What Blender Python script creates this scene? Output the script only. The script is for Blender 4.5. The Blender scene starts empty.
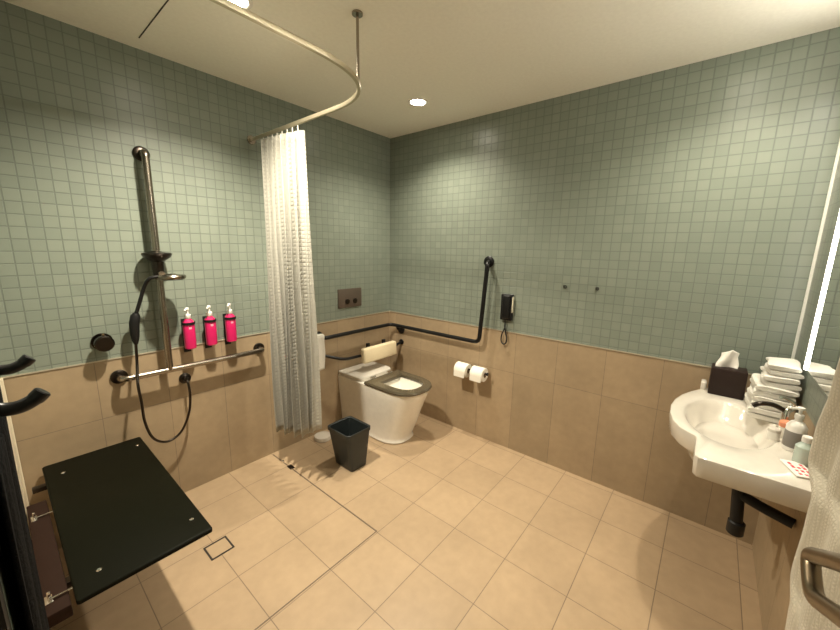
import bpy, bmesh, math, random
from mathutils import Vector, Matrix
random.seed(7)
S = bpy.context.scene
C = S.collection
PI = math.pi

# ------------------------------------------------------------------ materials
def mat(name, col, rough=.5, metal=0., spec=.5, trans=0., bump=None, coat=0., sheen=0.):
    m = bpy.data.materials.new(name); m.use_nodes = True
    n = m.node_tree.nodes; l = m.node_tree.links
    b = n['Principled BSDF']
    b.inputs['Base Color'].default_value = (*col, 1)
    b.inputs['Roughness'].default_value = rough
    b.inputs['Metallic'].default_value = metal
    b.inputs['Specular IOR Level'].default_value = spec
    b.inputs['Transmission Weight'].default_value = trans
    b.inputs['Coat Weight'].default_value = coat
    b.inputs['Sheen Weight'].default_value = sheen
    tc = n.new('ShaderNodeTexCoord')
    nz = n.new('ShaderNodeTexNoise'); nz.inputs['Scale'].default_value = (bump or (30, .1))[0]
    nz.inputs['Detail'].default_value = 4
    l.new(tc.outputs['Object'], nz.inputs['Vector'])
    mx = n.new('ShaderNodeMix'); mx.data_type = 'RGBA'
    mx.inputs[6].default_value = (*[c*.93 for c in col], 1)
    mx.inputs[7].default_value = (*[min(1, c*1.06) for c in col], 1)
    l.new(nz.outputs['Fac'], mx.inputs[0]); l.new(mx.outputs[2], b.inputs['Base Color'])
    if bump:
        bp = n.new('ShaderNodeBump'); bp.inputs['Strength'].default_value = bump[1]
        bp.inputs['Distance'].default_value = .004
        l.new(nz.outputs['Fac'], bp.inputs['Height']); l.new(bp.outputs['Normal'], b.inputs['Normal'])
    return m

def tile_mat(name, axes, w, h, mortar, c1, c2, grout, rough, spec, off=(0, 0), bstr=.5, mottled=0., dist=.002, rowoff=0.):
    m = bpy.data.materials.new(name); m.use_nodes = True
    n = m.node_tree.nodes; l = m.node_tree.links
    b = n['Principled BSDF']
    tc = n.new('ShaderNodeTexCoord'); sp = n.new('ShaderNodeSeparateXYZ'); cb = n.new('ShaderNodeCombineXYZ')
    l.new(tc.outputs['Object'], sp.inputs[0])
    for i, a in enumerate(axes):
        ad = n.new('ShaderNodeMath'); ad.operation = 'ADD'; ad.inputs[1].default_value = off[i]
        l.new(sp.outputs[a], ad.inputs[0]); l.new(ad.outputs[0], cb.inputs[i])
    br = n.new('ShaderNodeTexBrick'); br.offset = rowoff; br.squash = 1
    br.inputs['Scale'].default_value = 1
    br.inputs['Brick Width'].default_value = w; br.inputs['Row Height'].default_value = h
    br.inputs['Mortar Size'].default_value = mortar; br.inputs['Mortar Smooth'].default_value = .3
    br.inputs['Color1'].default_value = (*c1, 1); br.inputs['Color2'].default_value = (*c2, 1)
    br.inputs['Mortar'].default_value = (*grout, 1)
    l.new(cb.outputs[0], br.inputs['Vector'])
    out = br.outputs['Color']
    if mottled:
        for sc, am in ((3.2, mottled), (22, mottled*.6)):
            nz = n.new('ShaderNodeTexNoise'); nz.inputs['Scale'].default_value = sc; nz.inputs['Detail'].default_value = 6
            l.new(tc.outputs['Object'], nz.inputs['Vector'])
            rg = n.new('ShaderNodeMapRange'); rg.inputs[1].default_value = .3; rg.inputs[2].default_value = .7
            rg.inputs[3].default_value = 1-am; rg.inputs[4].default_value = 1+am
            l.new(nz.outputs['Fac'], rg.inputs[0])
            vm = n.new('ShaderNodeVectorMath'); vm.operation = 'SCALE'
            l.new(out, vm.inputs[0]); l.new(rg.outputs[0], vm.inputs['Scale']); out = vm.outputs[0]
    l.new(out, b.inputs['Base Color'])
    b.inputs['Roughness'].default_value = rough; b.inputs['Specular IOR Level'].default_value = spec
    iv = n.new('ShaderNodeMath'); iv.operation = 'SUBTRACT'; iv.inputs[0].default_value = 1
    l.new(br.outputs['Fac'], iv.inputs[1])
    bp = n.new('ShaderNodeBump'); bp.inputs['Strength'].default_value = bstr; bp.inputs['Distance'].default_value = dist
    l.new(iv.outputs[0], bp.inputs['Height']); l.new(bp.outputs['Normal'], b.inputs['Normal'])
    return m

G1, G2, GG = (.200, .230, .187), (.226, .256, .207), (.155, .18, .15)
T1, T2, TG = (.325, .245, .152), (.39, .29, .18), (.22, .165, .11)
mos_xz = tile_mat('mosaic_long', (0, 2), .0515, .0515, .0028, G1, G2, GG, .32, .5, (0, .01), .6)
mos_yz = tile_mat('mosaic_side', (1, 2), .0515, .0515, .0028, G1, G2, GG, .32, .5, (0, .01), .6)
tan_xz = tile_mat('wall_tile_long', (0, 2), .293, .60, .0018, T1, T2, TG, .45, .35, (.293*9+.02, .003), .4, .10)
tan_yz = tile_mat('wall_tile_side', (1, 2), .293, .60, .0018, T1, T2, TG, .45, .35, (.293*10+.09, .003), .4, .10)
floor_m = tile_mat('floor_tile', (0, 1), .293, .293, .0022, (.42, .305, .190), (.455, .332, .207), (.235, .17, .11), .38, .4,
                   (.9205+.293*12, 1.102+.293*12), .4, .07)
ceil_m = mat('ceiling_paint', (.95, .92, .83), .8, bump=(60, .02))
white_cer = mat('white_ceramic', (.70, .655, .575), .12, spec=.6, coat=.4)
toilet_cer = mat('toilet_ceramic', (.85, .81, .72), .15, spec=.6, coat=.4)
white_pl = mat('white_plastic', (.85, .82, .76), .35)
black_met = mat('black_metal', (.008, .008, .008), .35, metal=.2, spec=.4)
black_pl = mat('black_plastic', (.008, .008, .008), .5, spec=.3)
seat_black = mat('black_seat_panel', (.0045, .005, .002), .55, spec=.08)
gun = mat('gunmetal', (.33, .29, .24), .24, metal=1.)
gun_dark = mat('dark_gunmetal', (.06, .05, .042), .28, metal=1.)
chrome = mat('chrome', (.8, .78, .74), .12, metal=1.)
bronze = mat('bronze_tube', (.20, .155, .10), .33, metal=.9)
trim_m = mat('trim_metal', (.62, .56, .44), .35, metal=.6)
cream_trim = mat('cream_trim', (.72, .64, .48), .5)
edge_white = mat('corner_strip', (.8, .8, .74), .3, spec=.6)
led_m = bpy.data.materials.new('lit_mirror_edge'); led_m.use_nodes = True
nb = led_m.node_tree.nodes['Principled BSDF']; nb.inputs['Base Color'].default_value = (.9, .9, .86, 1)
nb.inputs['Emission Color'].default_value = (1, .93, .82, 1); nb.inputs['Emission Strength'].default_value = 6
mirror_m = mat('mirror_glass', (.86, .88, .86), .02, metal=1.)
mirror_m.node_tree.nodes['Principled BSDF'].inputs['Base Color'].default_value = (.86, .88, .86, 1)
for lk in list(mirror_m.node_tree.links):
    if lk.to_socket.name == 'Base Color': mirror_m.node_tree.links.remove(lk)
pink = mat('pink_bottle', (.62, .012, .12), .3, spec=.5, coat=.3)
pink_lab = mat('pale_pink_print', (.85, .38, .48), .5)
bin_m = mat('charcoal_plastic', (.020, .026, .026), .45, bump=(80, .1))
seat_grey = mat('smoky_seat', (.085, .07, .045), .18, spec=.6, coat=.3)
cream = mat('cream_padding', (.74, .63, .42), .5, bump=(120, .1))
brown_box = mat('dark_brown_leather', (.020, .010, .007), .5, spec=.3, bump=(160, .2))
tissue_m = mat('tissue', (.88, .84, .77), .9, bump=(40, .2))
paper_m = mat('toilet_paper', (.88, .84, .74), .95, bump=(90, .15))
core_m = mat('cardboard', (.35, .24, .14), .9)
plate_m = mat('bronze_plate', (.13, .10, .078), .42, metal=.4)
black_cloth = mat('black_cloth', (.004, .004, .004), .95, bump=(200, .5), spec=.1)
red_ink = mat('red_print', (.7, .06, .09), .6)
label_grey = mat('grey_label', (.22, .20, .18), .5)
orange = mat('orange_cap', (.80, .30, .16), .4)
teal_pl = mat('pale_teal_plastic', (.66, .78, .70), .25, trans=.3)
steel_hook = mat('dark_hook', (.07, .075, .065), .4, metal=.5)
grate_m = mat('dark_slot', (.03, .024, .018), .6)
grey_side = mat('grey_phone_edge', (.60, .56, .42), .5)

def cloth(name, col, sc, strg, col2=None):
    m = bpy.data.materials.new(name); m.use_nodes = True
    n = m.node_tree.nodes; l = m.node_tree.links; b = n['Principled BSDF']
    tc = n.new('ShaderNodeTexCoord')
    v = n.new('ShaderNodeTexVoronoi'); v.distance = 'CHEBYCHEV'; v.inputs['Scale'].default_value = sc; v.inputs['Randomness'].default_value = .15
    l.new(tc.outputs['Object'], v.inputs['Vector'])
    mx = n.new('ShaderNodeMix'); mx.data_type = 'RGBA'
    mx.inputs[6].default_value = (*col, 1); mx.inputs[7].default_value = (*(col2 or [c*.85 for c in col]), 1)
    mr = n.new('ShaderNodeMapRange'); mr.inputs[2].default_value = .6; l.new(v.outputs['Distance'], mr.inputs[0])
    l.new(mr.outputs[0], mx.inputs[0]); l.new(mx.outputs[2], b.inputs['Base Color'])
    b.inputs['Roughness'].default_value = .9; b.inputs['Sheen Weight'].default_value = .15
    bp = n.new('ShaderNodeBump'); bp.inputs['Strength'].default_value = strg; bp.inputs['Distance'].default_value = .004
    bp.invert = True
    l.new(v.outputs['Distance'], bp.inputs['Height']); l.new(bp.outputs['Normal'], b.inputs['Normal'])
    return m
curtain_m = cloth('waffle_curtain', (.48, .465, .395), 46, 1.0, (.33, .32, .275))
towel_m = cloth('towel_terry', (.80, .77, .69), 190, .6)
speck_m = cloth('speckled_towel', (.64, .59, .48), 110, .6, (.46, .42, .33))

ceil_fill_m = led_m.copy(); ceil_fill_m.name = 'added_ceiling_glow'
ceil_fill_m.node_tree.nodes['Principled BSDF'].inputs['Emission Strength'].default_value = 50  # strong glow added to brighten the ceiling, no known lamp
# ------------------------------------------------------------------ object helpers
def link(name, bm, m, parent=None, base=(0, 0, 0), smooth=True, ms=None):
    """geometry is written in room coordinates; stored relative to its root"""
    if parent is not None:
        r = parent
        while r.parent: r = r.parent
        base = r.location.copy()
    bmesh.ops.remove_doubles(bm, verts=bm.verts, dist=1e-5)
    bmesh.ops.recalc_face_normals(bm, faces=bm.faces)
    bmesh.ops.translate(bm, verts=bm.verts, vec=-Vector(base))
    me = bpy.data.meshes.new(name); bm.to_mesh(me); bm.free()
    for mm in ([m] + (ms or [])): me.materials.append(mm)
    o = bpy.data.objects.new(name, me); C.objects.link(o)
    if parent is not None: o.parent = parent
    else: o.location = base
    if smooth:
        me.shade_smooth()
        try: me.set_sharp_from_angle(angle=math.radians(38))
        except Exception: pass
    return o
def tag(o, label, cat, group=None):
    o['label'] = label; o['category'] = cat
    if group: o['group'] = group
    return o
def thing(name, label, cat, loc, group=None):
    o = bpy.data.objects.new(name, None); o.empty_display_size = .05; o.location = loc; C.objects.link(o)
    return tag(o, label, cat, group)
def struct(name, bm, m, parent=None, ms=None, smooth=False):
    o = link(name, bm, m, parent, smooth=smooth, ms=ms); 
    if parent is None: o['kind'] = 'structure'
    return o

def box(bm, a, b, bev=0, seg=2, mi=0, M=None):
    a, b = [min(x, y) for x, y in zip(a, b)], [max(x, y) for x, y in zip(a, b)]
    t = bmesh.new()
    bmesh.ops.create_cube(t, size=1)
    for v in t.verts: v.co = Vector([(a[i]+b[i])/2 + v.co[i]*(b[i]-a[i]) for i in range(3)])
    if bev: bmesh.ops.bevel(t, geom=t.edges[:], offset=bev, segments=seg, affect='EDGES', profile=.5)
    if M: bmesh.ops.transform(t, matrix=M, verts=t.verts)
    merge(bm, t, mi)
def merge(bm, t, mi=0):
    me = bpy.data.meshes.new('tmp'); t.to_mesh(me); t.free()
    n0 = len(bm.faces); bm.from_mesh(me); bm.faces.ensure_lookup_table()
    for f in bm.faces[n0:]: f.material_index = mi
    bpy.data.meshes.remove(me)
def BM(): return bmesh.new()
def frame(d):
    d = d.normalized(); up = Vector((0, 0, 1)) if abs(d.z) < .95 else Vector((1, 0, 0))
    x = d.cross(up).normalized(); return x, x.cross(d).normalized()
def loft(bm, rings, cap=True, close=False):
    vs = [[bm.verts.new(p) for p in r] for r in rings]; n = len(vs[0])
    R = len(vs)
    for i in range(R if close else R-1):
        A, B = vs[i], vs[(i+1) % R]
        for j in range(n): bm.faces.new((A[j], A[(j+1) % n], B[(j+1) % n], B[j]))
    if cap and not close:
        bm.faces.new(vs[0][::-1]); bm.faces.new(vs[-1])
def tube(bm, pts, r, n=14, cap=True):
    """tube through pts; r a number or list"""
    P = [Vector(p) for p in pts]; rs = r if isinstance(r, (list, tuple)) else [r]*len(P)
    x = None; rings = []
    for i, p in enumerate(P):
        d = (P[min(i+1, len(P)-1)] - P[max(i-1, 0)]).normalized()
        if x is None: x, y = frame(d)
        else:
            x = (x - d*x.dot(d)).normalized(); y = x.cross(d).normalized()
        rings.append([p + (x*math.cos(2*PI*k/n) + y*math.sin(2*PI*k/n))*rs[i] for k in range(n)])
    loft(bm, rings, cap)
def rounded(pts, rad, seg=7):
    P = [Vector(p) for p in pts]; out = [P[0]]
    for i in range(1, len(P)-1):
        a, b, c = P[i-1], P[i], P[i+1]; u, v = (a-b), (c-b)
        k = min(rad, u.length*.49, v.length*.49); p0 = b+u.normalized()*k; p2 = b+v.normalized()*k
        for s in range(seg+1):
            t = s/seg; out.append(p0*(1-t)**2 + b*2*t*(1-t) + p2*t*t)
    out.append(P[-1]); return out
def spline(pts, seg=8):
    P = [Vector(p) for p in pts]; out = []
    for i in range(len(P)-1):
        p0 = P[max(i-1, 0)]; p1 = P[i]; p2 = P[i+1]; p3 = P[min(i+2, len(P)-1)]
        for s in range(seg):
            t = s/seg
            out.append(.5*((2*p1)+(p2-p0)*t+(2*p0-5*p1+4*p2-p3)*t*t+(3*p1-p0-3*p2+p3)*t**3))
    out.append(P[-1]); return out
def lathe(bm, prof, base, axis=(0, 0, 1), n=24):
    """prof: (radius, distance along axis)"""
    ax = Vector(axis).normalized(); x, y = frame(ax); b = Vector(base)
    loft(bm, [[b+ax*h+(x*math.cos(2*PI*k/n)+y*math.sin(2*PI*k/n))*max(r, .0004) for k in range(n)] for r, h in prof])
def disc(bm, c, axis, r, th, n=28, bev=.15):
    e = th*bev
    lathe(bm, [(r-e, 0), (r, e), (r, th-e), (r-e, th)], c, axis, n)

# ------------------------------------------------------------------ room shell
H = 2.4; XL = -2.374; YM = -2.628; ZT = .898; XO = -3.45
def wallbox(name, a, b, m_low, m_up):
    bm = BM(); box(bm, (a[0], a[1], 0), (b[0], b[1], ZT), mi=0); box(bm, (a[0], a[1], ZT), (b[0], b[1], H), mi=1)
    return struct(name, bm, m_low, ms=[m_up])
wallbox('wall_back', (XL-.1, 0), (.1, .1), tan_xz, mos_xz)
wallbox('wall_right', (0, YM-.1), (.1, 0), tan_yz, mos_yz)
wallbox('wall_front', (XO, YM-.1), (0, YM), tan_xz, mos_xz)
wallbox('wall_left', (XL-.1, -1.75), (XL, 0), tan_yz, mos_yz)
bm = BM(); box(bm, (XO, -1.75, 0), (XL-.1, -1.65, H)); struct('wall_entry', bm, ceil_m)
bm = BM(); box(bm, (XO-.1, YM-.1, 0), (XO, -1.65, H)); struct('wall_outer', bm, ceil_m)
bm = BM(); box(bm, (XO-.1, YM-.1, -.1), (.1, .1, 0)); struct('floor', bm, floor_m)
bm = BM(); box(bm, (XO-.1, YM-.1, H), (.1, .1, H+.1)); struct('ceiling', bm, ceil_m)
# trims: metal strip between mosaic and stone tile, corner strips
bm = BM(); box(bm, (XL, -.004, ZT-.003), (0, 0, ZT+.003)); struct('trim_1', bm, trim_m)
bm = BM(); box(bm, (-.004, YM, ZT-.003), (0, -.004, ZT+.003)); struct('trim_2', bm, trim_m)
bm = BM(); box(bm, (XL, -.016, 0), (XL+.012, -.004, ZT), .002); struct('trim_3', bm, cream_trim)
bm = BM(); box(bm, (-.014, YM, ZT), (-.004, YM+.010, H), .001); struct('trim_4', bm, edge_white)
bm = BM(); box(bm, (XL, -.34, 0), (XL+.004, -.02, ZT)); struct('trim_5', bm, cream_trim)
# shadow gap along the ceiling joint
bm = BM(); box(bm, (-1.767, -1.2, H-.002), (-1.763, -.12, H)); struct('trim_6', bm, grate_m)

# door frame of the entry
bm = BM(); box(bm, (XL-.1, -1.752, 0), (XL, -1.79, 2.1)); box(bm, (XL-.1, YM, 2.1), (XL, -1.752, H)); struct('door_1', bm, black_pl)

# floor joints (shower zone water stop) as inlaid strip
bm = BM(); box(bm, (-1.2115, -1.092, 0), (-1.2065, -.02, .0015)); box(bm, (XL+.02, -1.0945, 0), (-1.2065, -1.0895, .0015))
struct('trim_7', bm, mat('joint_strip', (.16, .115, .075), .6))

# ------------------------------------------------------------------ lamps
def downlight(loc, energy, label, size=140, blend=.9, r=.056):
    t = thing('ceiling_downlight', label, 'downlight', loc, 'recessed ceiling downlights')
    bm = BM(); x, y, z = loc
    pr = [(r*.80, 0), (r*.86, -.004), (r, -.006), (r*1.16, -.004), (r*1.18, 0)]
    loft(bm, [[Vector((x+math.cos(2*PI*k/32)*q, y+math.sin(2*PI*k/32)*q, z+h)) for k in range(32)] for q, h in pr], cap=False)
    link('bezel', bm, white_pl, t)
    bm = BM(); disc(bm, (x, y, z-.002), (0, 0, 1), r*.80, .0015)
    link('lens', bm, lens_m, t)
    ld = bpy.data.lights.new('lamp', 'SPOT'); ld.energy = energy; ld.color = LC
    ld.spot_size = math.radians(size); ld.spot_blend = blend; ld.shadow_soft_size = .028
    lo = bpy.data.objects.new('lamp', ld); C.objects.link(lo); lo.parent = t; lo.location = (0, 0, -.035)
    return t
LC = (1, .90, .73)
lens_m = bpy.data.materials.new('lamp_lens'); lens_m.use_nodes = True
nb = lens_m.node_tree.nodes['Principled BSDF']; nb.inputs['Base Color'].default_value = (1, .9, .7, 1)
nb.inputs['Emission Color'].default_value = (1, .92, .76, 1); nb.inputs['Emission Strength'].default_value = 40
downlight((-.449, -.683, H), 42, 'recessed downlight in the ceiling above the toilet corner, round and glowing')
downlight((-1.61, -.74, H), 115, 'recessed downlight in the ceiling above the shower area')
downlight((-.50, -2.30, H), 30, 'recessed downlight in the ceiling above the basin')

# ------------------------------------------------------------------ shower rail (T shaped grab rail with slider)
rb = Vector((-1.78, 0, .80))
t = thing('shower_grab_rail', 'gunmetal T-shaped shower rail, upright bar standing on a horizontal bar, with slider', 'shower rail', rb)
bm = BM(); tube(bm, rounded([(-1.985, -.004, .80), (-1.985, -.07, .80), (-1.255, -.07, .80), (-1.255, -.004, .80)], .03), .0155, 18)
link('horizontal_bar', bm, gun, t)
bm = BM(); tube(bm, rounded([(-1.78, -.07, .80), (-1.78, -.07, 1.915), (-1.78, -.004, 1.915)], .022), .0165, 18)
link('upright_bar', bm, gun, t)
for c in ((-1.985, 0, .80), (-1.255, 0, .80), (-1.78, 0, 1.915)):
    bm = BM(); lathe(bm, [(.030, 0), (.036, .002), (.036, .009), (.030, .013), (.016, .014)], c, (0, -1, 0), 28); link('wall_flange', bm, gun_dark, t)
bm = BM(); lathe(bm, [(.020, -.11), (.024, -.10), (.028, -.02), (.056, 0), (.066, .014), (.064, .024), (.030, .030), (.020, .034)], (-1.78, -.07, 1.405), (0, 0, 1), 28)
sl = link('slider', bm, gun_dark, t)
bm = BM(); tube(bm, [(-1.78, -.08, 1.33), (-1.78, -.12, 1.325)], .014); link('slider_pin', bm, gun, sl)
# hand shower
t = thing('hand_shower', 'dark metal hand shower with flat round head held level in the rail slider', 'hand shower', (-1.76, -.135, 1.31))
bm = BM(); lathe(bm, [(.058, -.013), (.062, -.010), (.064, 0), (.060, .007), (.022, .011), (.018, .014)], (-1.745, -.14, 1.312), (0, 0, 1), 32)
hd = link('spray_head', bm, gun, t)
bm = BM(); lathe(bm, [(.050, 0), (.054, .003)], (-1.745, -.14, 1.2955), (0, 0, 1), 32); link('spray_face', bm, black_pl, hd)
bm = BM(); tube(bm, spline([(-1.795, -.14, 1.312), (-1.835, -.13, 1.305), (-1.857, -.105, 1.26), (-1.88, -.085, 1.18), (-1.897, -.075, 1.125)]), .0085)
link('handle', bm, black_pl, t)
bm = BM(); tube(bm, [(-1.896, -.075, 1.13), (-1.900, -.072, 1.115), (-1.908, -.07, 1.08), (-1.911, -.068, 1.02), (-1.911, -.066, .99), (-1.911, -.066, .97)], [.012, .021, .022, .020, .015, .009]); link('grip_sleeve', bm, black_pl, t)
t = thing('shower_hose', 'thin dark shower hose hanging in a loop below the horizontal rail', 'shower hose', (-1.83, -.09, .4))
bm = BM()
hose = spline([(-1.911, -.066, .975), (-1.918, -.07, .87), (-1.935, -.12, .77), (-1.932, -.13, .68), (-1.925, -.11, .56), (-1.895, -.09, .45), (-1.835, -.08, .40), (-1.765, -.075, .425), (-1.715, -.072, .52), (-1.698, -.068, .62), (-1.698, -.058, .695), (-1.697, -.035, .712)], 9)
tube(bm, hose, .0065, 10); link('hose', bm, gun_dark, t)
bm = BM(); lathe(bm, [(.024, 0), (.030, .003), (.030, .010), (.016, .016), (.014, .045), (.010, .048)], (-1.697, 0, .712), (0, -1, 0)); link('wall_elbow', bm, gun_dark, t)
# mixer knob
t = thing('shower_mixer', 'round dark shower mixer knob on the wall left of the shower rail', 'shower tap', (-2.03, 0, .995))
bm = BM(); disc(bm, (-2.03, 0, .995), (0, -1, 0), .042, .008); link('wall_plate', bm, gun_dark, t)
bm = BM(); lathe(bm, [(.026, .008), (.026, .035), (.036, .038), (.038, .070), (.033, .076)], (-2.03, 0, .995), (0, -1, 0)); link('knob', bm, gun_dark, t)
bm = BM(); tube(bm, [(-2.03, -.056, 1.02), (-2.03, -.060, 1.046)], .006); link('lever', bm, gun, t)

# ------------------------------------------------------------------ pump bottles in brackets
def rsq(cx, cy, z, hx, hy, r, n=5):
    pts = []
    for sx, sy, a0 in ((1, 1, 0), (-1, 1, PI/2), (-1, -1, PI), (1, -1, 1.5*PI)):
        for k in range(n+1):
            a = a0+PI/2*k/n
            pts.append(Vector((cx+sx*(hx-r)+r*math.cos(a), cy+sy*(hy-r)+r*math.sin(a), z)))
    return pts
def bottle(x, label):
    z = .895; y = -.062
    t = thing('pump_bottle', label, 'pump bottle', (x, y, z), 'pink pump bottles in the shower')
    bm = BM(); loft(bm, [rsq(x, y, z+h, a, a*.85, a*.7) for a, h in ((.020, 0), (.027, .004), (.0285, .012), (.0285, .145), (.026, .158), (.014, .172), (.012, .178))])
    link('bottle_body', bm, pink, t)
    bm = BM(); lathe(bm, [(.014, .174), (.0155, .176), (.0155, .195), (.012, .198), (.006, .2), (.006, .220), (.009, .222), (.009, .234), (.006, .236)], (x, y, z))
    tube(bm, [(x, y, z+.228), (x-.018, y-.03, z+.229), (x-.024, y-.04, z+.223)], [.006, .005, .004], 10)
    link('pump', bm, white_pl, t)
    bm = BM()
    box(bm, (x-.007, y-.0250, z+.116), (x+.007, y-.0238, z+.128))
    link('label_print', bm, pink_lab, t, smooth=False)
    b = thing('bottle_bracket', label.replace('pink pump bottle', 'black bracket holding the pink bottle'), 'bottle bracket', (x, -.01, z+.13), 'bottle wall brackets')
    bm = BM(); box(bm, (x-.018, -.006, z-.03), (x+.018, 0, z+.165), .002); link('back_plate', bm, black_pl, b)
    bm = BM(); n = 28
    for zz in (z+.140,):
        loft(bm, [[Vector((x+math.cos(2*PI*k/n)*q, y+math.sin(2*PI*k/n)*q*.9, zz+h)) for k in range(n)] for q, h in ((.030, 0), (.033, 0), (.033, .014), (.030, .014))], close=True)
    link('ring', bm, black_pl, b)
    bm = BM(); box(bm, (x-.01, -.034, z+.141), (x+.01, -.004, z+.153), .001); link('arm', bm, black_pl, b)
for x, l in ((-1.668, 'pink pump bottle nearest the shower rail, leftmost of three'), (-1.557, 'pink pump bottle in the middle of the three'), (-1.445, 'pink pump bottle nearest the curtain, rightmost of three')):
    bottle(x, l)

# ------------------------------------------------------------------ curtain rail and curtain
t = thing('curtain_track', 'metal L-shaped shower curtain track curving at its corner, hung from the ceiling', 'curtain track', (-1.215, -1.19, 2.1))
path = rounded([(XL, -1.19, 2.11), (-1.215, -1.19, 2.11), (-1.215, 0, 2.11)], .36, 18)
bm = BM(); rings = []
for i, p in enumerate(path):
    d = (path[min(i+1, len(path)-1)]-path[max(i-1, 0)]).normalized(); s = Vector((d.y, -d.x, 0))
    rings.append([p+s*a+Vector((0, 0, b)) for a, b in ((-.006, -.009), (.006, -.009), (.007, -.007), (.007, .007), (.005, .009), (-.005, .009), (-.007, .007), (-.007, -.007))])
loft(bm, rings); link('track_profile', bm, mat('track_metal', (.60, .53, .38), .35, metal=.75), t)
bm = BM(); tube(bm, [(-1.267, -1.052, 2.11), (-1.267, -1.052, 2.395)], .006, 12); link('ceiling_hanger', bm, gun, t)
bm = BM(); disc(bm, (-1.267, -1.052, 2.391), (0, 0, 1), .022, .009); link('ceiling_flange', bm, gun, t)
bm = BM(); disc(bm, (-1.215, 0, 2.11), (0, -1, 0), .026, .008); link('wall_flange', bm, gun, t)

t = thing('shower_curtain', 'white waffle shower curtain bunched at the wall end of its track', 'curtain', (-1.215, -.33, .2))
bm = BM(); nu, nv = 150, 44; grid = []
for j in range(nv+1):
    v = j/nv; row = []
    for i in range(nu+1):
        u = i/nu
        y0, y1 = (-.135, -.54) if True else (0, 0)
        wid = 1+.10*v
        yc = y0+(y1-y0)*u*wid
        f = 7.5; amp = .030+.016*v+.008*math.sin(u*9+2)
        ph = u*f*2*PI+.5*math.sin(v*3+u*5)
        x = -1.215+amp*math.sin(ph)+.012*math.sin(v*5+u*11)*v
        y = yc+.014*math.cos(ph*2)*(.5+.5*v)
        top = 2.086-.022*u+.011*math.sin(ph+.7)
        bot = .235+.14*u+.018*math.sin(u*14+1)
        row.append(bm.verts.new((x, y, top+(bot-top)*v)))
    grid.append(row)
for j in range(nv):
    for i in range(nu): bm.faces.new((grid[j][i], grid[j][i+1], grid[j+1][i+1], grid[j+1][i]))
cu = link('fabric', bm, curtain_m, t); md = cu.modifiers.new('thick', 'SOLIDIFY'); md.thickness = .0025
for k in range(8):
    bm = BM(); y = -.15-k*.052
    tube(bm, [(-1.215, y, 2.098), (-1.215, y, 2.075), (-1.211, y, 2.068)], .003, 8); link('curtain_hook', bm, white_pl, t)

# ------------------------------------------------------------------ flush plate
t = thing('flush_plate', 'square brown-grey flush plate with two buttons on the wall above the toilet', 'flush plate', (-.475, 0, 1.07))
bm = BM(); box(bm, (-.595, -.010, .990), (-.352, 0, 1.145), .003); pl = link('plate', bm, plate_m, t)
for x in (-.505, -.425):
    bm = BM(); disc(bm, (x, -.010, 1.040), (0, -1, 0), .022, .006); link('button', bm, gun_dark, pl)

# ------------------------------------------------------------------ toilet
def dshape(z, hw, yb, yf, n=40, e=2.4, cx=-.43):
    """outline: straight sides from wall yb, superellipse nose to yf"""
    pts = [Vector((cx-hw, yb, z)), Vector((cx-hw, (yb-.30 if yb-.30 > yf+hw else yf+hw)*.5+yb*.5, z))]
    yc = yf+hw*1.25
    for k in range(n+1):
        a = PI+PI*k/n
        c, s = math.cos(a), math.sin(a)
        pts.append(Vector((cx+hw*abs(c)**(2/e)*(1 if c > 0 else -1), yc+(yc-yf)*-abs(s)**(2/e), z)))
    pts.append(Vector((cx+hw, pts[1].y, z))); pts.append(Vector((cx+hw, yb, z)))
    return pts
t = thing('toilet', 'white back-to-wall toilet with a smoky grey open seat', 'toilet', (-.43, -.40, 0))
bm = BM()
prof = [(0, .150, -.615), (.012, .156, -.625), (.022, .152, -.620), (.05, .150, -.620), (.15, .157, -.665), (.27, .168, -.705), (.37, .178, -.745), (.42, .181, -.765), (.436, .180, -.768), (.442, .172, -.760)]
rings = [dshape(z, hw, -.003, yf) for z, hw, yf in prof]
rings += [dshape(.442, .115, -.42, -.715), dshape(.42, .108, -.43, -.705), dshape(.33, .085, -.46, -.66), dshape(.26, .045, -.50, -.60), dshape(.25, .01, -.54, -.56)]
loft(bm, rings); link('pan', bm, toilet_cer, t)
bm = BM(); rings = [dshape(z, hw, -.012, -.30, e=6, cx=-.43) for z, hw in ((.4425, .176), (.450, .182), (.470, .182), (.476, .176))]
loft(bm, rings); link('rear_deck', bm, white_cer, t)
bm = BM(); O, I = [], []
def ringloft(z, ho, yo, hi, yi, zz):
    pass
def seat_ring(hw, yb, yf, z): return dshape(z, hw, yb, yf, n=40, e=2.5)
o1 = seat_ring(.188, -.335, -.782, .446); o2 = seat_ring(.192, -.333, -.787, .455); o3 = seat_ring(.186, -.337, -.780, .468)
i3 = seat_ring(.122, -.435, -.722, .470); i2 = seat_ring(.118, -.440, -.717, .460); i1 = seat_ring(.120, -.438, -.719, .446)
loft(bm, [o1, o2, o3, i3, i2, i1], close=True)
st = link('seat', bm, seat_grey, t)
for sx in (-.09, .09):
    bm = BM(); tube(bm, [(-.43+sx-.025, -.328, .474), (-.43+sx+.025, -.328, .474)], .009); link('hinge', bm, chrome, st)

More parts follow.
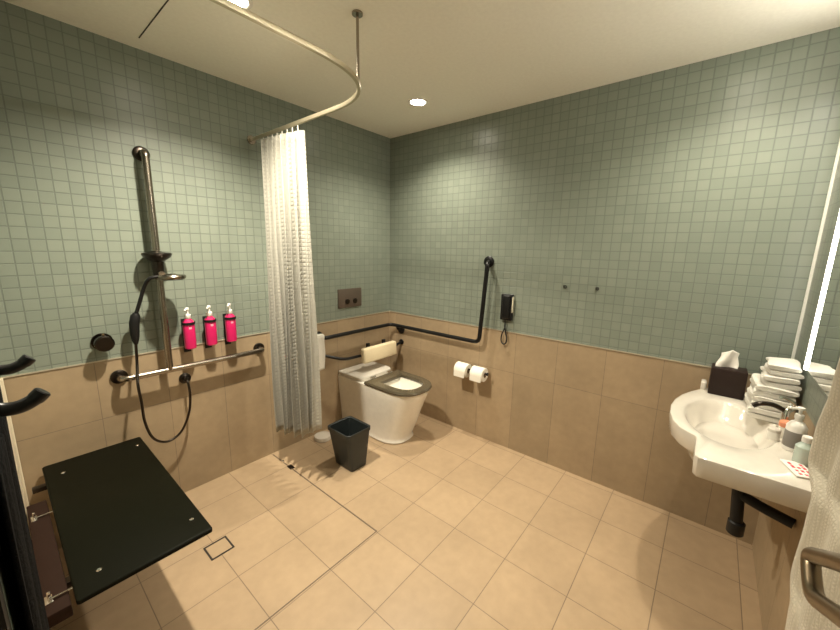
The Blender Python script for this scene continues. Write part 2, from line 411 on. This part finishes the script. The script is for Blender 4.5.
# backrest on its own bent bar
t = thing('cushioned_back_support', 'cream padded backrest on a bent black bar behind the toilet', 'backrest', (-.33, -.2, .58))
bm = BM(); M = Matrix.Translation((-.325, -.2, .615)) @ Matrix.Rotation(math.radians(-6), 4, 'X')
box(bm, (-.190, -.026, -.062), (.190, .026, .062), .016, 3, M=M); link('pad', bm, cream, t)
bm = BM(); tube(bm, rounded([(-.84, -.004, .66), (-.80, -.06, .66), (-.66, -.155, .612), (-.12, -.155, .60), (-.05, -.155, .62), (-.004, -.155, .63)], .06), .0115)
link('bent_bar', bm, black_met, t)
bm = BM(); disc(bm, (0, -.155, .63), (-1, 0, 0), .026, .01); link('wall_flange', bm, black_met, t)
bm = BM(); disc(bm, (-.84, 0, .66), (0, -1, 0), .026, .01); link('wall_flange', bm, black_met, t)
for x in (-.42, -.24):
    bm = BM(); box(bm, (x-.014, -.172, .60), (x+.014, -.150, .70), .003); link('clamp', bm, black_met, t)

# corner grab rail
t = thing('corner_grab_rail', 'long black grab rail wrapping the corner behind the toilet and bending upward', 'grab rail', (-.07, -.07, .795))
bm = BM(); tube(bm, rounded([(-.79, -.004, .795), (-.79, -.08, .795), (-.07, -.08, .795), (-.07, -1.0, .795), (-.065, -1.035, 1.385), (-.004, -1.012, 1.392)], .045), .0155, 18)
link('rail', bm, black_met, t)
for c, ax in (((-.79, 0, .795), (0, -1, 0)), ((0, -1.012, 1.392), (-1, 0, 0)), ((0, -.15, .75), (-1, 0, 0))):
    bm = BM(); lathe(bm, [(.036, 0), (.041, .003), (.041, .008), (.034, .013), (.016, .015)], c, ax, 28); link('wall_flange', bm, black_met, t)
bm = BM(); tube(bm, [(-.005, -.15, .75), (-.05, -.15, .76), (-.068, -.15, .79)], .010); link('support_arm', bm, black_met, t)

# towel over the rail end
def sheet(bm, fn, nu, nv):
    g = [[bm.verts.new(fn(i/nu, j/nv)) for i in range(nu+1)] for j in range(nv+1)]
    for j in range(nv):
        for i in range(nu): bm.faces.new((g[j][i], g[j][i+1], g[j+1][i+1], g[j+1][i]))
bm = BM()
tube(bm, [(-.93, -.10, .79), (-.8, -.10, .79)], .012)
bm.free()
def hang(u, v):   # folded over bar: v 0..1 front bottom -> over -> back bottom
    L = .26; x = -.915+.105*u
    s = v*2-1
    yy = -.085+.028*math.cos(PI*(v))*-1 if abs(s) > .12 else -.085+.028*s/.12
    if abs(s) <= .12: z = .826+.010*(1-(s/.12)**2)
    else: z = .826-(abs(s)-.12)/.88*L
    yy = -.085+(.030*(1 if s > 0 else -1) if abs(s) > .12 else .030*s/.12)
    return (x+.004*math.sin(z*30), yy+.004*math.sin(u*7+z*12), z)
bm = BM(); sheet(bm, hang, 12, 40)
o = link('hand_towel', bm, towel_m, base=(-.86, -.085, .55)); o.modifiers.new('s', 'SOLIDIFY').thickness = .012
tag(o, 'white hand towel hanging at the end of the black corner rail beside the curtain', 'towel')
t = thing('towel_hook', 'short black wall bar under the hanging hand towel beside the curtain', 'towel bar', (-.86, 0, .81))
bm = BM(); tube(bm, rounded([(-.90, -.003, .80), (-.90, -.085, .80), (-.835, -.085, .80), (-.835, -.003, .80)], .02), .009); link('bar', bm, black_met, t)

# bin
t = thing('waste_bin', 'small dark charcoal rectangular waste bin on the floor left of the toilet', 'bin', (-.91, -.52, 0))
bm = BM()
def binring(z, k, ins=0):
    hx, hy = .068+.029*k-ins, .092+.020*k-ins
    return [p for p in rsq(-.908-.010*k, -.518, z, hx, hy, .022)]
rg = [binring(0.001, 0, .004), binring(.006, 0)] + [binring(.006+.27*k/6, k/6) for k in range(1, 7)]
rg += [binring(.280, 1.04), binring(.284, 1.0), binring(.280, 1, .006), binring(.06, .25, .006), binring(.02, 0, .008)]
loft(bm, rg); link('bucket', bm, bin_m, t)
bm = BM(); loft(bm, [binring(.262, 1.06), binring(.262, 1.14), binring(.285, 1.16), binring(.287, 1.06)], close=True); link('rim', bm, bin_m, t)

bm = BM(); lathe(bm, [(.060, 0), (.066, .004), (.062, .03), (.050, .034), (.020, .036)], (-.845, -.10, 0), n=32)
o = link('brush_base', bm, white_cer, base=(-.845, -.10, 0)); tag(o, 'low round white base on the floor between curtain and toilet, by the wall', 'toilet brush base')

# phone
t = thing('wall_phone', 'black wall-mounted handset with a cord loop beside the grab rail', 'wall phone', (0, -1.18, 1.08))
bm = BM(); box(bm, (-.034, -1.225, .985), (0, -1.140, 1.172), .006, 3); link('cradle', bm, black_pl, t)
bm = BM(); box(bm, (-.050, -1.215, 1.0), (-.030, -1.160, 1.165), .007, 3); link('handset', bm, black_met, t)
bm = BM(); box(bm, (-.030, -1.2300, 1.045), (-.012, -1.2235, 1.155), .001); link('side_strip', bm, grey_side, t)
bm = BM(); tube(bm, spline([(-.02, -1.176, .988), (-.022, -1.178, .93), (-.022, -1.160, .88), (-.022, -1.155, .835), (-.022, -1.170, .808), (-.022, -1.192, .815), (-.022, -1.198, .855), (-.022, -1.186, .90), (-.022, -1.176, .945)]), .0048, 10)
link('cord', bm, black_pl, t)

# toilet rolls and holder
t = thing('roll_holder', 'double toilet roll holder bar on the wall below the grab rail', 'toilet roll holder', (0, -.95, .56))
bm = BM(); tube(bm, rounded([(-.004, -.945, .565), (-.07, -.945, .565), (-.07, -1.085, .565)], .012), .0075); tube(bm, [(-.07, -.945, .565), (-.07, -.815, .565)], .0075); link('bar', bm, black_met, t)
bm = BM(); disc(bm, (0, -.945, .565), (-1, 0, 0), .025, .008); link('wall_flange', bm, black_met, t)
bm = BM(); disc(bm, (-.07, -1.082, .565), (0, -1, 0), .0125, .010); link('end_cap', bm, black_met, t)
def roll(y0, label):
    t = thing('toilet_roll', label, 'toilet roll', (-.07, y0, .552), 'toilet rolls on the double holder')
    bm = BM(); n = 36; r = .053
    loft(bm, [[Vector((-.07+math.cos(2*PI*k/n)*q, y, .553+math.sin(2*PI*k/n)*q)) for k in range(n)] for q, y in ((.020, y0), (r-.003, y0), (r, y0-.003), (r, y0-.101), (r-.003, y0-.104), (.020, y0-.104))], close=True)
    link('paper', bm, paper_m, t)
    bm = BM(); loft(bm, [[Vector((-.07+math.cos(2*PI*k/n)*q, y, .553+math.sin(2*PI*k/n)*q)) for k in range(n)] for q, y in ((.0185, y0+.001), (.0202, y0+.001), (.0202, y0-.105), (.0185, y0-.105))], close=True)
    link('core', bm, core_m, t)
    bm = BM(); box(bm, (-.125, y0-.100, .505), (-.1235, y0-.004, .556)); link('loose_sheet', bm, paper_m, t)
roll(-.818, 'toilet roll nearer the corner, left of the two on the holder')
roll(-.962, 'toilet roll further from the corner, right of the two, showing its core')

# small wall hooks
for y, z, l in ((-1.567, 1.256, 'tiny dark wall hook on the green mosaic, left of the two'), (-1.756, 1.259, 'tiny dark wall hook on the green mosaic, right of the two')):
    t = thing('wall_hook', l, 'wall hook', (0, y, z), 'small hooks on the right wall')
    bm = BM(); disc(bm, (0, y, z), (-1, 0, 0), .011, .004); link('rosette', bm, steel_hook, t)
    bm = BM(); tube(bm, spline([(-.002, y, z), (-.022, y, z-.004), (-.030, y, z+.012)], 5), .0045, 10); link('peg', bm, steel_hook, t)

# ------------------------------------------------------------------ fold down shower seat
t = thing('shower_bench', 'black fold-down shower seat fixed to the left wall', 'shower seat', (-2.12, -.5, .44))
bm = BM(); loft(bm, [rsq(-2.12, -.505, z, .183-i, .487-i, .010) for z, i in ((.434, .004), (.437, 0), (.449, 0), (.452, .003))])
link('seat_panel', bm, seat_black, t)
for x, y in ((-2.245, -.146), (-1.97, -.117), (-1.972, -.886), (-2.24, -.905)):
    bm = BM(); lathe(bm, [(.0075, 0), (.0075, .001), (.005, .003)], (x, y, .4515), n=14); link('screw', bm, chrome, t)
bm = BM()
for y in (-.16, -.85):
    box(bm, (-2.345, y-.015, .412), (-1.96, y+.015, .433), .003)
box(bm, (-2.0, -.85, .412), (-1.97, -.16, .433), .003); link('support_frame', bm, gun_dark, t)
bm = BM(); box(bm, (-2.368, -.97, .395), (-2.312, -.30, .436), .004); link('hinge_rail', bm, mat('brown_rail', (.022, .011, .007), .8, spec=.1), t)
for y in (-.42, -.905):
    bm = BM(); box(bm, (-2.362, y-.018, .436), (-2.345, y+.018, .439), .001)
    tube(bm, [(-2.350, y-.008, .443), (-2.300, y-.008, .443)], .003, 10); box(bm, (-2.356, y-.004, .438), (-2.348, y+.004, .462), .002); link('hinge', bm, chrome, t)

# drain
t = thing('floor_drain', 'square tile-insert floor drain in front of the shower seat', 'floor drain', (-1.792, -.58, 0))
bm = BM(); n = 4
loft(bm, [rsq(-1.792, -.58, z, h, h, .002, 1) for h, z in ((.046, .0), (.046, .003), (.053, .003), (.053, 0))], close=True); link('frame', bm, grate_m, t)
bm = BM(); box(bm, (-1.836, -.624, 0), (-1.748, -.536, .0018)); link('tile_insert', bm, mat('drain_tile', (.43, .315, .195), .4), t)
t = thing('floor_clip', 'small metal fitting on the floor at the end of the shower joint', 'floor fitting', (-1.2, -.25, 0))
bm = BM(); box(bm, (-1.222, -.275, 0), (-1.192, -.225, .006), .002); link('plate', bm, gun_dark, t)
bm = BM(); lathe(bm, [(.010, 0), (.010, .014), (.006, .018)], (-1.215, -.16, 0), n=16); link('stud', bm, chrome, t)

# ------------------------------------------------------------------ hooks and black cloth, left wall
for y, l in ((-1.318, 'black curved wall hook further from the viewer, upper left of photo'), (-1.556, 'black curved wall hook nearer the viewer, lower of the two in the photo')):
    t = thing('curved_hook', l, 'wall hook', (XL, y, 1.25), 'curved black hooks on the left wall')
    bm = BM(); tube(bm, spline([(XL+.003, y, 1.262), (-2.362, y, 1.252), (-2.350, y, 1.2465), (-2.336, y, 1.246), (-2.322, y, 1.252), (-2.311, y, 1.262)], 6), [.0095]*25+[.0105]*5+[.009]); link('arm', bm, black_met, t)
    bm = BM(); disc(bm, (XL, y, 1.26), (1, 0, 0), .022, .004); link('rosette', bm, black_met, t)
bm = BM()
def bl(u, v):
    y = -1.275-.465*u; z = 1.236-1.21*v
    return (XL+.010+.005*math.sin(u*26)+.003*math.sin(u*61+v*4)-.004*v, y, z)
sheet(bm, bl, 60, 30)
o = link('black_towel', bm, black_cloth, base=(XL+.01, -1.5, .25)); o.modifiers.new('s', 'SOLIDIFY').thickness = .004
tag(o, 'black cloth hanging on the left wall below the curved hooks', 'towel')

# ------------------------------------------------------------------ basin
BZ = .80
t = thing('wash_basin', 'white ceramic wall basin with a bulging bowl and a side shelf', 'basin', (-.45, -2.5, .70))
oc = Vector((-.46, -2.415))
outl = [(-.035, YM+.002), (-.035, -2.345)]
outl += [(-.06, -2.325), (-.10, -2.305), (-.16, -2.275), (-.24, -2.245), (-.33, -2.224), (-.43, -2.215), (-.52, -2.220), (-.60, -2.236), (-.655, -2.262), (-.685, -2.290), (-.700, -2.312)]
outl += [(-.712, -2.318), (-.87, -2.318), (-.882, -2.330), (-.882, YM+.002)]
def inset(poly, d):
    n = len(poly); out = []
    P = [Vector(p) for p in poly]
    for i in range(n):
        a, b, c = P[i-1], P[i], P[(i+1) % n]
        e1 = (b-a).normalized(); e2 = (c-b).normalized()
        n1 = Vector((e1.y, -e1.x)); n2 = Vector((e2.y, -e2.x))
        k = (n1+n2); k = k.normalized()*(1/max(.5, (1+n1.dot(n2))/2)**.5)
        out.append(b+k*d)
    return out
# densify outline
dense = []
for i in range(len(outl)):
    a = Vector(outl[i]); b = Vector(outl[(i+1) % len(outl)]); m = max(1, int((b-a).length/.022))
    for k in range(m): dense.append(a.lerp(b, k/m))
area = sum(dense[i-1].x*dense[i].y-dense[i].x*dense[i-1].y for i in range(len(dense)))
sg = -1 if area > 0 else 1     # inward
def ring2(d, z): return [Vector((p.x, p.y, z)) for p in inset(dense, sg*d)]
rings = [ring2(.035, BZ-.085), ring2(.012, BZ-.080), ring2(.004, BZ-.070), ring2(0, BZ-.012), ring2(.002, BZ-.004), ring2(.008, BZ)]
ang = [math.atan2((p-oc).y/.145, (p-oc).x/.25) for p in dense]
def ell(k, z, cy=0): return [Vector((oc.x+.25*k*math.cos(a), oc.y+cy+.145*k*math.sin(a), z)) for a in ang]
rings += [ell(1.04, BZ), ell(1.0, BZ-.004), ell(.95, BZ-.020), ell(.86, BZ-.05), ell(.7, BZ-.085), ell(.45, BZ-.105), ell(.2, BZ-.112), ell(.09, BZ-.114), ell(.085, BZ-.118), ell(.01, BZ-.119)]
bm = BM(); loft(bm, rings); link('bowl', bm, white_cer, t)
bm = BM(); rings = [ell(k, z) for k, z in ((.5, BZ-.20), (.75, BZ-.18), (.9, BZ-.13), (.95, BZ-.082), (.1, BZ-.08))]
loft(bm, rings[:-1]); link('underside', bm, white_cer, t)
bm = BM(); box(bm, (-.105, -2.335, BZ-.004), (-.040, -2.312, BZ+.040), .006, 3); link('end_lug', bm, white_cer, t)
bm = BM(); disc(bm, (oc.x, oc.y, BZ-.117), (0, 0, 1), .022, .004); link('drain_cap', bm, chrome, t)
# trap
t = thing('basin_trap', 'black waste pipe and trap under the basin', 'waste pipe', (-.6, -2.49, .42))
bm = BM(); tube(bm, rounded([(-.60, -2.47, .625), (-.60, -2.485, .44)], .03), .020); link('tailpipe', bm, black_pl, t)
bm = BM(); tube(bm, rounded([(-.60, -2.475, .57), (-.62, -2.545, .555), (-.64, YM+.004, .545)], .02), .019); link('wall_pipe', bm, black_pl, t)
bm = BM(); lathe(bm, [(.024, 0), (.027, .004), (.027, .05), (.022, .055)], (-.60, -2.486, .40)); link('bottle_trap', bm, black_pl, t)

# tap
t = thing('basin_tap', 'dark chrome lever tap at the back of the basin', 'tap', (-.42, -2.585, BZ))
bm = BM(); lathe(bm, [(.026, 0), (.026, .008), (.020, .012), (.019, .085), (.015, .092)], (-.42, -2.585, BZ)); link('tap_body', bm, chrome, t)
bm = BM(); tube(bm, spline([(-.42, -2.585, BZ+.075), (-.435, -2.54, BZ+.098), (-.455, -2.50, BZ+.100), (-.46, -2.478, BZ+.085)], 6), .009); link('spout', bm, gun_dark, t)
bm = BM(); tube(bm, spline([(-.42, -2.585, BZ+.095), (-.42, -2.595, BZ+.115), (-.44, -2.57, BZ+.135), (-.47, -2.55, BZ+.145)], 6), .0065); link('lever', bm, chrome, t)

# toiletries
t = thing('soap_dispenser', 'white hand soap dispenser with a grey label behind the basin shelf', 'soap dispenser', (-.60, -2.585, BZ))
bm = BM(); lathe(bm, [(.024, 0), (.027, .003), (.027, .090), (.018, .105), (.010, .110), (.010, .122)], (-.60, -2.585, BZ)); link('bottle_body', bm, white_pl, t)
bm = BM(); lathe(bm, [(.0274, .015), (.0278, .016), (.0278, .072), (.0274, .073)], (-.60, -2.585, BZ)); link('label_band', bm, label_grey, t)
bm = BM(); lathe(bm, [(.012, .120), (.012, .134), (.005, .136), (.005, .150), (.010, .152), (.010, .160)], (-.60, -2.585, BZ)); tube(bm, [(-.60, -2.585, BZ+.155), (-.605, -2.552, BZ+.152)], .0045, 10); link('pump', bm, white_pl, t)
t = thing('toiletry_tub', 'small white tub with an orange lid beside the tap', 'toiletry bottle', (-.50, -2.575, BZ), 'small toiletries by the tap')
bm = BM(); lathe(bm, [(.018, 0), (.020, .003), (.020, .045)], (-.50, -2.575, BZ)); link('tub', bm, white_pl, t)
bm = BM(); lathe(bm, [(.021, .045), (.021, .062), (.017, .066)], (-.50, -2.575, BZ)); link('lid', bm, orange, t)
t = thing('toiletry_tub', 'small plain white tub on the basin in front of the soap dispenser', 'toiletry bottle', (-.545, -2.535, BZ), 'small toiletries by the tap')
bm = BM(); lathe(bm, [(.016, 0), (.018, .003), (.018, .032), (.015, .035)], (-.545, -2.540, BZ)); link('tub', bm, white_pl, t)
bm = BM(); lathe(bm, [(.0185, .032), (.0185, .042), (.015, .045)], (-.545, -2.540, BZ)); link('lid', bm, white_cer, t)
t = thing('teal_bottle', 'pale teal translucent bottle beside the mirror and soap dispenser', 'toiletry bottle', (-.70, -2.597, BZ))
bm = BM(); lathe(bm, [(.022, 0), (.024, .003), (.024, .06), (.012, .075), (.010, .08)], (-.70, -2.597, BZ)); link('bottle_body', bm, teal_pl, t)
bm = BM(); lathe(bm, [(.013, .078), (.013, .095), (.010, .098)], (-.70, -2.597, BZ)); link('cap', bm, white_pl, t)
t = thing('paper_packet', 'small white paper packet with red print lying on the basin shelf', 'packet', (-.77, -2.585, BZ))
M = Matrix.Translation((-.765, -2.582, BZ+.004)) @ Matrix.Rotation(.3, 4, 'Z')
bm = BM(); box(bm, (-.05, -.028, -.003), (.05, .028, .003), .002, M=M); link('packet', bm, tissue_m, t)
bm = BM()
for i in range(4):
    for j in range(3):
        if random.random() < .8: box(bm, (-.040+i*.02, -.02+j*.014, .0028), (-.028+i*.02+random.uniform(-.004, .004), -.012+j*.014, .0036), M=M)
link('red_print', bm, red_ink, t, smooth=False)

# tissue box
t = thing('tissue_box', 'dark brown tissue box with a tissue pulled up, at the far end of the basin', 'tissue box', (-.09, -2.405, BZ))
bm = BM(); box(bm, (-.148, -2.475, BZ+.001), (-.046, -2.342, BZ+.135), .004); bx = link('box', bm, brown_box, t)
bm = BM(); tk = bmesh.new()
def ts(u, v):
    w = .040*(1-.15*v)*(1+.1*math.sin(v*6)); y = -2.395+(u-.5)*2*w-.008*v
    return (-.097+.014*math.sin(u*5+v*2)*(1-.3*v)+.008*v, y, BZ+.130+.095*v-.020*abs(u-.4)*v*2)
sheet(tk, ts, 16, 12); merge(bm, tk)
o = link('tissue', bm, tissue_m, t); o.modifiers.new('s', 'SOLIDIFY').thickness = .002

# folded towel stack
def folded(x0, x1, y0, y1, z0, z1, label, seed):
    t = thing('folded_towel', label, 'towel', ((x0+x1)/2, (y0+y1)/2, z0), 'folded white towels on the basin')
    rnd = random.Random(seed); th = z1-z0; n = 2
    k1, k2, k3 = rnd.uniform(0, 6), rnd.uniform(0, 6), rnd.uniform(0, 6)
    # folded layers: rounded slabs, each closed with a soft fold at the front
    names = ['lower_layer', 'upper_layer']
    for q in range(n):
        a = z0+th*q/n; b = a+th/n
        bm = BM(); rings = []; m = 26
        for i in range(m+1):
            x = x0+(x1-x0)*i/m; ring = []
            e = min(1, min(i, m-i)/1.5+.6)
            for k in range(18):
                an = 2*PI*k/18; c, s = math.cos(an), math.sin(an)
                hy = (y1-y0)/2; hz = (b-a)/2*1.0
                yy = (y0+y1)/2+hy*abs(c)**.45*(1 if c > 0 else -1)*(1-.02*(1-e))
                zz = (a+b)/2+hz*e**.5*abs(s)**.6*(1 if s > 0 else -1)
                yy += .005*math.sin(x*30+k1+q*2); zz += .0028*math.sin(x*28+k2+yy*30)*(1 if s > 0 else .4)
                yy = max(yy, YM+.004)
                ring.append(Vector((x+.003*math.sin(yy*60+k3+q), yy, zz)))
            rings.append(ring)
        loft(bm, rings); link(names[q], bm, towel_m, t)
for i, (a, b) in enumerate([(.802, .850), (.850, .898), (.898, .944)]):
    folded(-.370+.006*i, -.150+.004*(i % 2), YM+.014+.004*(i % 2), -2.478-.004*i, a, b, ['folded white towel at the bottom of the stack, on the basin', 'second folded white towel from the bottom of the stack', 'third folded white towel from the bottom, last of the wide ones'][i], i)
for i, (a, b) in enumerate([(.944, .992), (.992, 1.038)]):
    folded(-.345+.012*i, -.160-.006*i, YM+.012, -2.508-.008*i, a, b, ['smaller folded white towel just above the wide ones in the stack', 'topmost folded white towel of the stack'][i], 10+i)

# mirror
t = bpy.data.objects.new('window_1', None); 
bpy.data.objects.remove(t)
t = thing('wall_mirror', 'large wall mirror with a bright edge above the basin', 'mirror', (-.9, YM, 1.06))
bm = BM(); box(bm, (-1.6, YM+.001, 1.045), (-.352, YM+.012, 2.2)); link('mirror_glass', bm, mirror_m, t, smooth=False)
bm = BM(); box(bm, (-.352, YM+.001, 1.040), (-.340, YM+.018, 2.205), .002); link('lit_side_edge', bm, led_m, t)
bm = BM(); box(bm, (-1.6, YM+.001, 2.2), (-.352, YM+.018, 2.212), .002); link('added_fill_strip', bm, ceil_fill_m, t)  # unseen strip along the mirror top, added to light the ceiling

# near towel and bronze rail
t = thing('bronze_grab_rail', 'bronze-coloured D-shaped grab rail on the basin wall at the lower right', 'grab rail', (-1.5, YM, .97))
bm = BM(); tube(bm, rounded([(-1.80, YM+.005, 1.13), (-1.76, -2.49, 1.13), (-1.622, -2.48, 1.050), (-1.500, -2.48, .972), (-1.565, -2.48, .940), (-1.70, -2.48, 1.02), (-1.86, -2.50, 1.10), (-1.90, YM+.005, 1.10)], .028), .0125, 18)
link('tube', bm, bronze, t)
bm = BM(); disc(bm, (-1.80, YM, 1.13), (0, 1, 0), .035, .008); link('wall_flange', bm, bronze, t)
bm = BM(); disc(bm, (-1.90, YM, 1.10), (0, 1, 0), .035, .008); link('wall_flange', bm, bronze, t)

def edge_x(z):
    E_ = [(1.30, -1.075), (1.172, -1.058), (1.032, -1.006), (.957, -1.000), (.904, -1.10), (.827, -1.095), (.654, -1.071), (.60, -1.12), (.50, -1.13)]
    for (z1, x1), (z2, x2) in zip(E_, E_[1:]):
        if z2 <= z <= z1:
            k = (z1-z)/(z1-z2); k = k*k*(3-2*k); return x1+(x2-x1)*k
    return E_[-1][1] if z < .5 else E_[0][1]
bm = BM()
def tw(u, v):
    z = 1.29-.87*v
    x = edge_x(z)-(.62)*u
    y = -2.575+.012*math.sin(u*22+v*2)+.010*math.sin(u*9+1)-.02*(1-min(1, u*12))
    return (x, y, z)
sheet(bm, tw, 70, 60)
o = link('bath_towel', bm, speck_m, base=(-1.35, -2.58, .42)); o.modifiers.new('s', 'SOLIDIFY').thickness = .018
tag(o, 'large cream speckled bath towel hanging on the wall right of the basin', 'towel')
t = thing('towel_peg', 'wall peg carrying the large cream speckled bath towel', 'wall hook', (-1.3, YM, 1.30))
bm = BM(); tube(bm, [(-1.72, -2.578, 1.293), (-1.04, -2.578, 1.293)], .007); tube(bm, [(-1.7, YM+.002, 1.293), (-1.7, -2.578, 1.293)], .007); tube(bm, [(-1.1, YM+.002, 1.293), (-1.1, -2.578, 1.293)], .007); link('bar', bm, bronze, t)

# ------------------------------------------------------------------ camera
cam = bpy.data.cameras.new('camera'); co = bpy.data.objects.new('camera', cam); C.objects.link(co)
px = (-2.33874459, -2.28819191, 1.47723976)
fwd = Vector((.75939291, .62396679, -.18435796)); right = Vector((.63757333, -.77013829, .01967884)); up = Vector((.12970218, .13248568, .98266214))
Mx = Matrix(((right.x, up.x, -fwd.x, px[0]), (right.y, up.y, -fwd.y, px[1]), (right.z, up.z, -fwd.z, px[2]), (0, 0, 0, 1)))
co.matrix_world = Mx
cam.sensor_width = 36; cam.lens = 36*353.8153/840; cam.clip_start = .01
S.camera = co

w = bpy.data.worlds.new('world'); S.world = w; w.use_nodes = True
w.node_tree.nodes['Background'].inputs[0].default_value = (1, .9, .7, 1); w.node_tree.nodes['Background'].inputs[1].default_value = .02
S.view_settings.view_transform = 'Standard'; S.view_settings.look = 'None'
S.view_settings.exposure = .88; S.view_settings.gamma = 1
S.view_settings.use_curve_mapping = False
